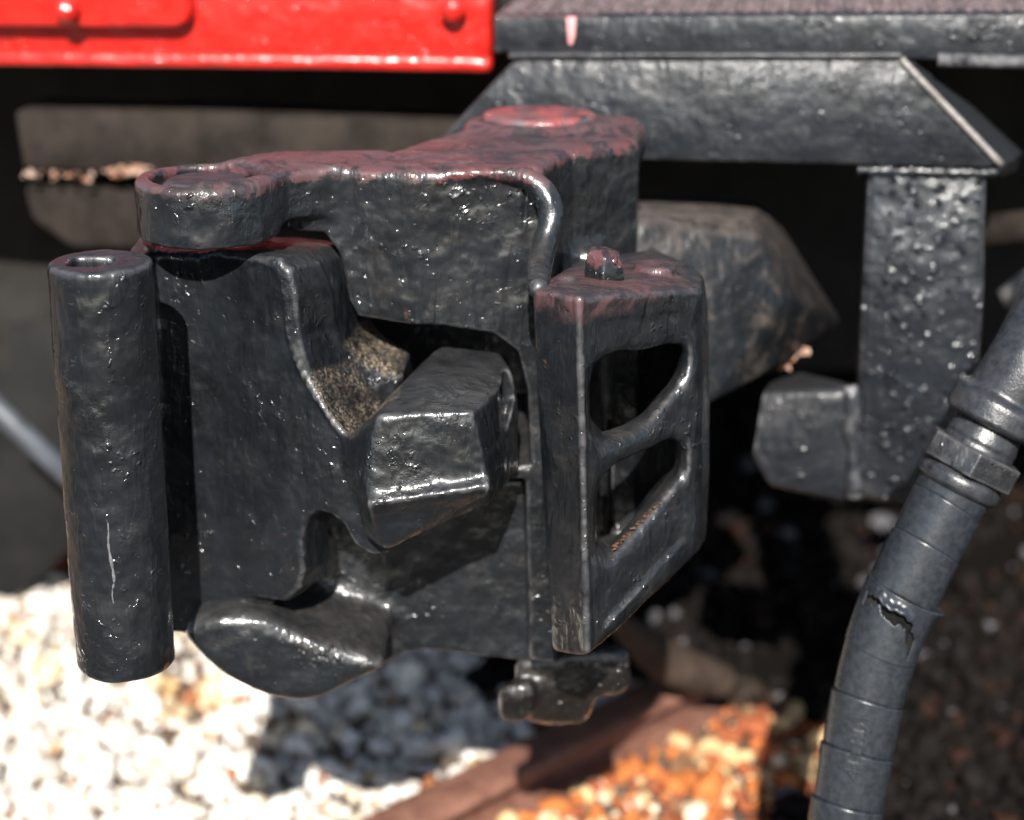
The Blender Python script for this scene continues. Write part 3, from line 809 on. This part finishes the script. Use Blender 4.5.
# slot in the top of the post
kn.cut(hull([(x, y, z) for x in (-.303, -.273) for y in (1.322, 1.346) for z in (-.37, -.30)], .004), .003)
kn.blur(1)
cast_part("knuckle", kn, M_knuckle, cp, .0005)
bm = bmesh.new()
for i in range(1):
    p = [Vector((EX, EY + .002, -.32)), Vector((EX, EY + .002, -.298)), Vector((EX, EY + .002, -.2935)), Vector((EX, EY + .002, -.2895))]
    add_tube(bm, p, [.034, .034, .032, .027], 40)
from_bm("knuckle_pin", bm, M_knuckle, cp, bevel=.0015, smooth=True)
bm = bmesh.new()
for k in range(140):
    f = random.random(); p = Vector(FP(612 + 56 * f, 549 - 55 * f + random.uniform(-2, 3), random.uniform(.006, .026))); r = random.uniform(.0005, .0013)
    add_hull(bm, [p + Vector((random.uniform(-1.4, 1.4), random.uniform(-1, 1), random.uniform(-.7, .7))) * r for _ in range(9)])
from_bm("rust_scale", bm, M_rustflake, cp, kind='stuff')
c = catmull([(-.2824 + dx, 1.335 - math.sqrt(.0352 ** 2 - dx * dx), z) for dx, z in ((-.0005, -.494), (.0012, -.508), (.0005, -.522), (.0022, -.538), (.0028, -.548), (.0008, -.558), (.0014, -.566))], 5)
bm = bmesh.new(); add_tube(bm, c, [.0006 + .0009 * random.uniform(0, 1) * math.sin(math.pi * k / (len(c) - 1)) for k in range(len(c))], 8, wob=.2)
from_bm("scrape_mark", bm, M_scrape, cp, smooth=True, label="pale scratch down the front of the post")
# shank running back under the beam
bm = bmesh.new()
add_hull(bm, [P(600, 214, 1.66), P(752, 222, 1.72), P(640, 196, 1.92), P(762, 200, 1.92), P(775, 216, 1.88), P(842, 322, 1.84), P(838, 330, 1.86), P(770, 372, 1.72), P(712, 403, 1.66), P(600, 420, 1.62), P(784, 300, 1.70), P(760, 236, 1.70), P(600, 400, 1.9)])
from_bm("shank", bm, M_shank, cp, bevel=.007, segs=3)
bm = bmesh.new()
for k in range(11):
    p = Vector(P(random.uniform(782, 812), 0, 1.76)); u = random.uniform(782, 812); v = 366 - (u - 782) * .6 + random.uniform(-3, 3)
    p = Vector(P(u, v, 1.77)); r = random.uniform(.0025, .005)
    add_hull(bm, [p + Vector((random.uniform(-1, 1), random.uniform(-1, 1), random.uniform(-1, 1))) * r for _ in range(10)])
from_bm("rust_scale", bm, M_flake, cp, kind='stuff')
# lifter hanging under the guard arm
lf = Field((-.02, 1.44, -.77), (.13, 1.60, -.60), H)
lf.add(hull([P(505, 655, 1.50), P(632, 636, 1.49), P(636, 696, 1.49), P(560, 706, 1.49), P(510, 690, 1.50), P(520, 650, 1.58), P(628, 640, 1.58), P(628, 680, 1.58), P(520, 680, 1.58)], .016), 0)
lf.add(hull([P(498, 676, 1.48), P(540, 674, 1.48), P(536, 726, 1.48), P(498, 728, 1.48), P(503, 690, 1.55), P(540, 690, 1.55), P(533, 715, 1.55), P(503, 720, 1.55)], .014), .012)
lf.add(hull([P(530, 690, 1.50), P(604, 684, 1.50), P(594, 728, 1.50), P(530, 732, 1.50), P(536, 697, 1.57), P(595, 690, 1.57), P(588, 720, 1.57), P(536, 722, 1.57)], .014), .010)
cast_part("lock_lifter", lf, M_low, cp, .0012)

# ------------------------------------------------------------------ air hose
HY = 1.40
ctl = [(838, 880), (846, 815), (858, 745), (872, 680), (893, 615), (918, 560), (941, 515), (962, 477)]
hp = catmull([P(u, v, HY - .0 + .00012 * (815 - v)) for u, v in ctl], 24)
ah = thing("air_hose", "black wrapped rubber air hose with metal fitting and torn tape at lower right", "hose", Vector(hp[0]) + Vector((0, 0, GZ)))
HR = .0278
px_v = []
# overlapping turns of tape: each turn is a slightly flared sleeve
def arc_at(vpx):
    best = None
    for i, p in enumerate(hp):
        y = p.y; zc = p.z
        b_ = ((-zc / y) * CT - ST) / (CT + (-zc / y) * ST)
        vv = 410 + FPX * b_
        if best is None or abs(vv - vpx) < best[0]: best = (abs(vv - vpx), i)
    return best[1]
def sleeve(name, i0, i1, r0, r1, tilt=.006, seg=48, mat=None, jag=None, thick=.0016):
    bm = bmesh.new(); frs = frames(hp); n = max(3, (i1 - i0) + 1)
    rings = []
    for q in range(n):
        f = q / (n - 1); i = i0 + (i1 - i0) * f; ia = int(min(len(hp) - 2, max(0, math.floor(i)))); t = i - ia
        p = hp[ia].lerp(hp[ia + 1], t); T, Nn, B = frs[ia]
        ring = []
        for k in range(seg):
            a = 2 * math.pi * k / seg
            d = Nn * math.cos(a) + B * math.sin(a)
            sh = tilt * math.cos(a + 2.2)
            if jag is not None and q == 0: sh += jag(d)
            r = r0 + (r1 - r0) * f + .0003 * math.sin(3 * a + i0)
            ring.append(bm.verts.new(p + d * r + T * sh))
        rings.append(ring)
    # turn the ends in so the tape has an edge
    for e, src in ((0, rings[0]), (1, rings[-1])):
        ia = i0 if e == 0 else min(i1, len(hp) - 1)
        ring = [bm.verts.new(v.co - (v.co - hp[ia]).normalized() * thick * 1.5) for v in src]
        if e == 0: rings.insert(0, ring)
        else: rings.append(ring)
    for q in range(len(rings) - 1):
        for k in range(seg):
            bm.faces.new((rings[q][k], rings[q][(k + 1) % seg], rings[q + 1][(k + 1) % seg], rings[q + 1][k]))
    return from_bm(name, bm, mat or M_rubber, ah, smooth=True)
bm = bmesh.new(); add_tube(bm, hp, HR - .0022, 40); from_bm("hose_core", bm, M_hole, ah, smooth=True)
seams = [890, 805, 752, 700, 648]
for a, b_ in zip(seams[:-1], seams[1:]):
    sleeve("tape_wrap", arc_at(a), arc_at(b_), HR - .0002, HR + .0010)
M_cloth = plain_mat("torn_fabric", (.003, .003, .003), (.010, .010, .010), rough=.9, spec=.1, scale=240, bump=.7, dist=.001)
sleeve("inner_layer", arc_at(652), arc_at(588), HR - .0022, HR - .0020, mat=M_cloth)
i0_, i1_ = arc_at(650), arc_at(590)
bm = bmesh.new(); frs = frames(hp); rows, seg = 70, 240; grid = []
def slit_top(a): return .80 - .05 * (a + .75) - .05 * max(0, a) ** 2 + .022 * math.sin(a * 9) + .012 * math.sin(a * 27 + 1)
for q in range(rows + 1):
    f = q / rows; i = i0_ + (i1_ - i0_) * f; ia = int(min(len(hp) - 2, math.floor(i))); p = hp[ia].lerp(hp[ia + 1], i - ia)
    T, Nn, B = frs[ia]; cv = (-p - T * (-p).dot(T)).normalized(); rt = T.cross(cv); rt = rt if rt.x > 0 else -rt
    ring = []
    for k in range(seg):
        a = 2 * math.pi * k / seg; c_, s_ = math.cos(a), math.sin(a)
        r = HR + .0012 + .0008 * f
        flare = max(0, math.cos(a - 1.25)) ** 6 * f ** 5 * .007
        a_ = (a + math.pi) % (2 * math.pi) - math.pi; lift = math.exp(-((a_ + .1) / .65) ** 4) * math.exp(-((f - slit_top(a_) - .03) / .07) ** 2) * .0042
        ring.append(bm.verts.new(p + (cv * c_ + rt * s_) * (r + flare + lift) + T * .003 * math.cos(a + 2)))
    grid.append(ring)
def in_slit(a, f):
    a = (a + math.pi) % (2 * math.pi) - math.pi
    up = slit_top(a)
    lo = up - .15 - .05 * math.sin(a * 6 + 1) - .02 * math.sin(a * 19)
    if a > .45: lo = up - .18 - 1.1 * (a - .45)
    if a > .62: up -= .12 + .6 * (a - .62)
    return -1.0 < a < .84 and lo < f < up
for q in range(rows):
    for k in range(seg):
        if in_slit(2 * math.pi * (k + .5) / seg, (q + .5) / rows): continue
        bm.faces.new((grid[q][k], grid[q][(k + 1) % seg], grid[q + 1][(k + 1) % seg], grid[q + 1][k]))
tw = from_bm("torn_wrap", bm, M_rubber, ah, smooth=True, label="torn tape turn with a ragged open slit")
sm = tw.modifiers.new("thickness", 'SOLIDIFY'); sm.thickness = .0022; sm.offset = -1
for a, b_ in ((597, 545), (545, 505), (505, 484)):
    sleeve("tape_wrap", arc_at(a), arc_at(b_), HR + .0002, HR + .0012)
# raised lettering along the hose
fc = bpy.data.curves.new("hose_text", 'FONT'); fc.body = "40-801"; fc.size = .019; fc.extrude = .0016; fc.align_x = 'CENTER'; fc.align_y = 'CENTER'
to = bpy.data.objects.new("hose_text", fc); COL.objects.link(to)
dg = bpy.context.evaluated_depsgraph_get(); tm = bpy.data.meshes.new_from_object(to.evaluated_get(dg))
bpy.data.objects.remove(to)
i0 = arc_at(735); pc = hp[i0]; T = (hp[i0 + 3] - hp[i0 - 3]).normalized(); toC = (Vector((0, 0, 0)) - pc); toC = (toC - T * toC.dot(T)).normalized(); Sd = T.cross(toC).normalized()
for v in tm.vertices:
    s, c, h = v.co.x, -v.co.y, v.co.z
    a = c / HR
    f = max(3, min(len(hp) - 4, i0 + s / (hp[i0 + 1] - hp[i0]).length))
    ia = int(f); base = hp[ia].lerp(hp[ia + 1], f - ia)
    v.co = base + (toC * math.cos(a) + Sd * -math.sin(a) * -1) * (HR + .0008 + h) + Vector((0, 0, GZ))
link("raised_lettering", tm, M_rubber, ah, smooth=False)
# metal end fitting
HEXROT = R(20)
T = (hp[-1] - hp[-6]).normalized(); e = hp[-1]
def ring_part(name, prof, mat, seg=48, hexa=False):
    bm = bmesh.new(); pts = [e + T * s for s, r in prof]; rr = [r for s, r in prof]
    add_tube(bm, pts, rr, 6 if hexa else seg)
    if hexa: bmesh.ops.rotate(bm, verts=bm.verts, cent=e, matrix=Matrix.Rotation(HEXROT, 3, T))
    return from_bm(name, bm, mat, ah, bevel=.0012, segs=2, smooth=not hexa)
M_fit = plain_mat("fitting_steel", (.012, .0135, .016), (.035, .036, .04), rough=.3, scale=130, bump=.6, dist=.001, spec=.7)
M_nut = paint_mat("nut_paint", base=(.008, .0085, .0095), dust=(.16, .15, .145), dust_amt=.3, edge=.9, rust=.2, bevel_edge=.003)
ring_part("ferrule", [(-.012, .0275), (-.008, .0330), (-.001, .0335), (.003, .0315), (.006, .0285)], M_fit)
ring_part("hex_nut", [(.005, .040), (.0245, .040)], M_nut, hexa=True)
ring_part("threaded_neck", [(.0225, .0275), (.026, .0285), (.029, .0275), (.032, .0285), (.035, .0275), (.044, .0262)], M_fit)
c = [e + T * .040]; d = T.copy()
cc = catmull([e + T * .044, e + T * .066, e + T * .10 + Vector((.006, 0, .008)), e + T * .15 + Vector((.02, .02, .03))], 8)
bm = bmesh.new(); add_tube(bm, cc, [.032] + [.0385] * 7 + [.037] + [.031] * (len(cc) - 9), 40); from_bm("pipe_elbow", bm, M_fit, ah, bevel=.002, smooth=True)
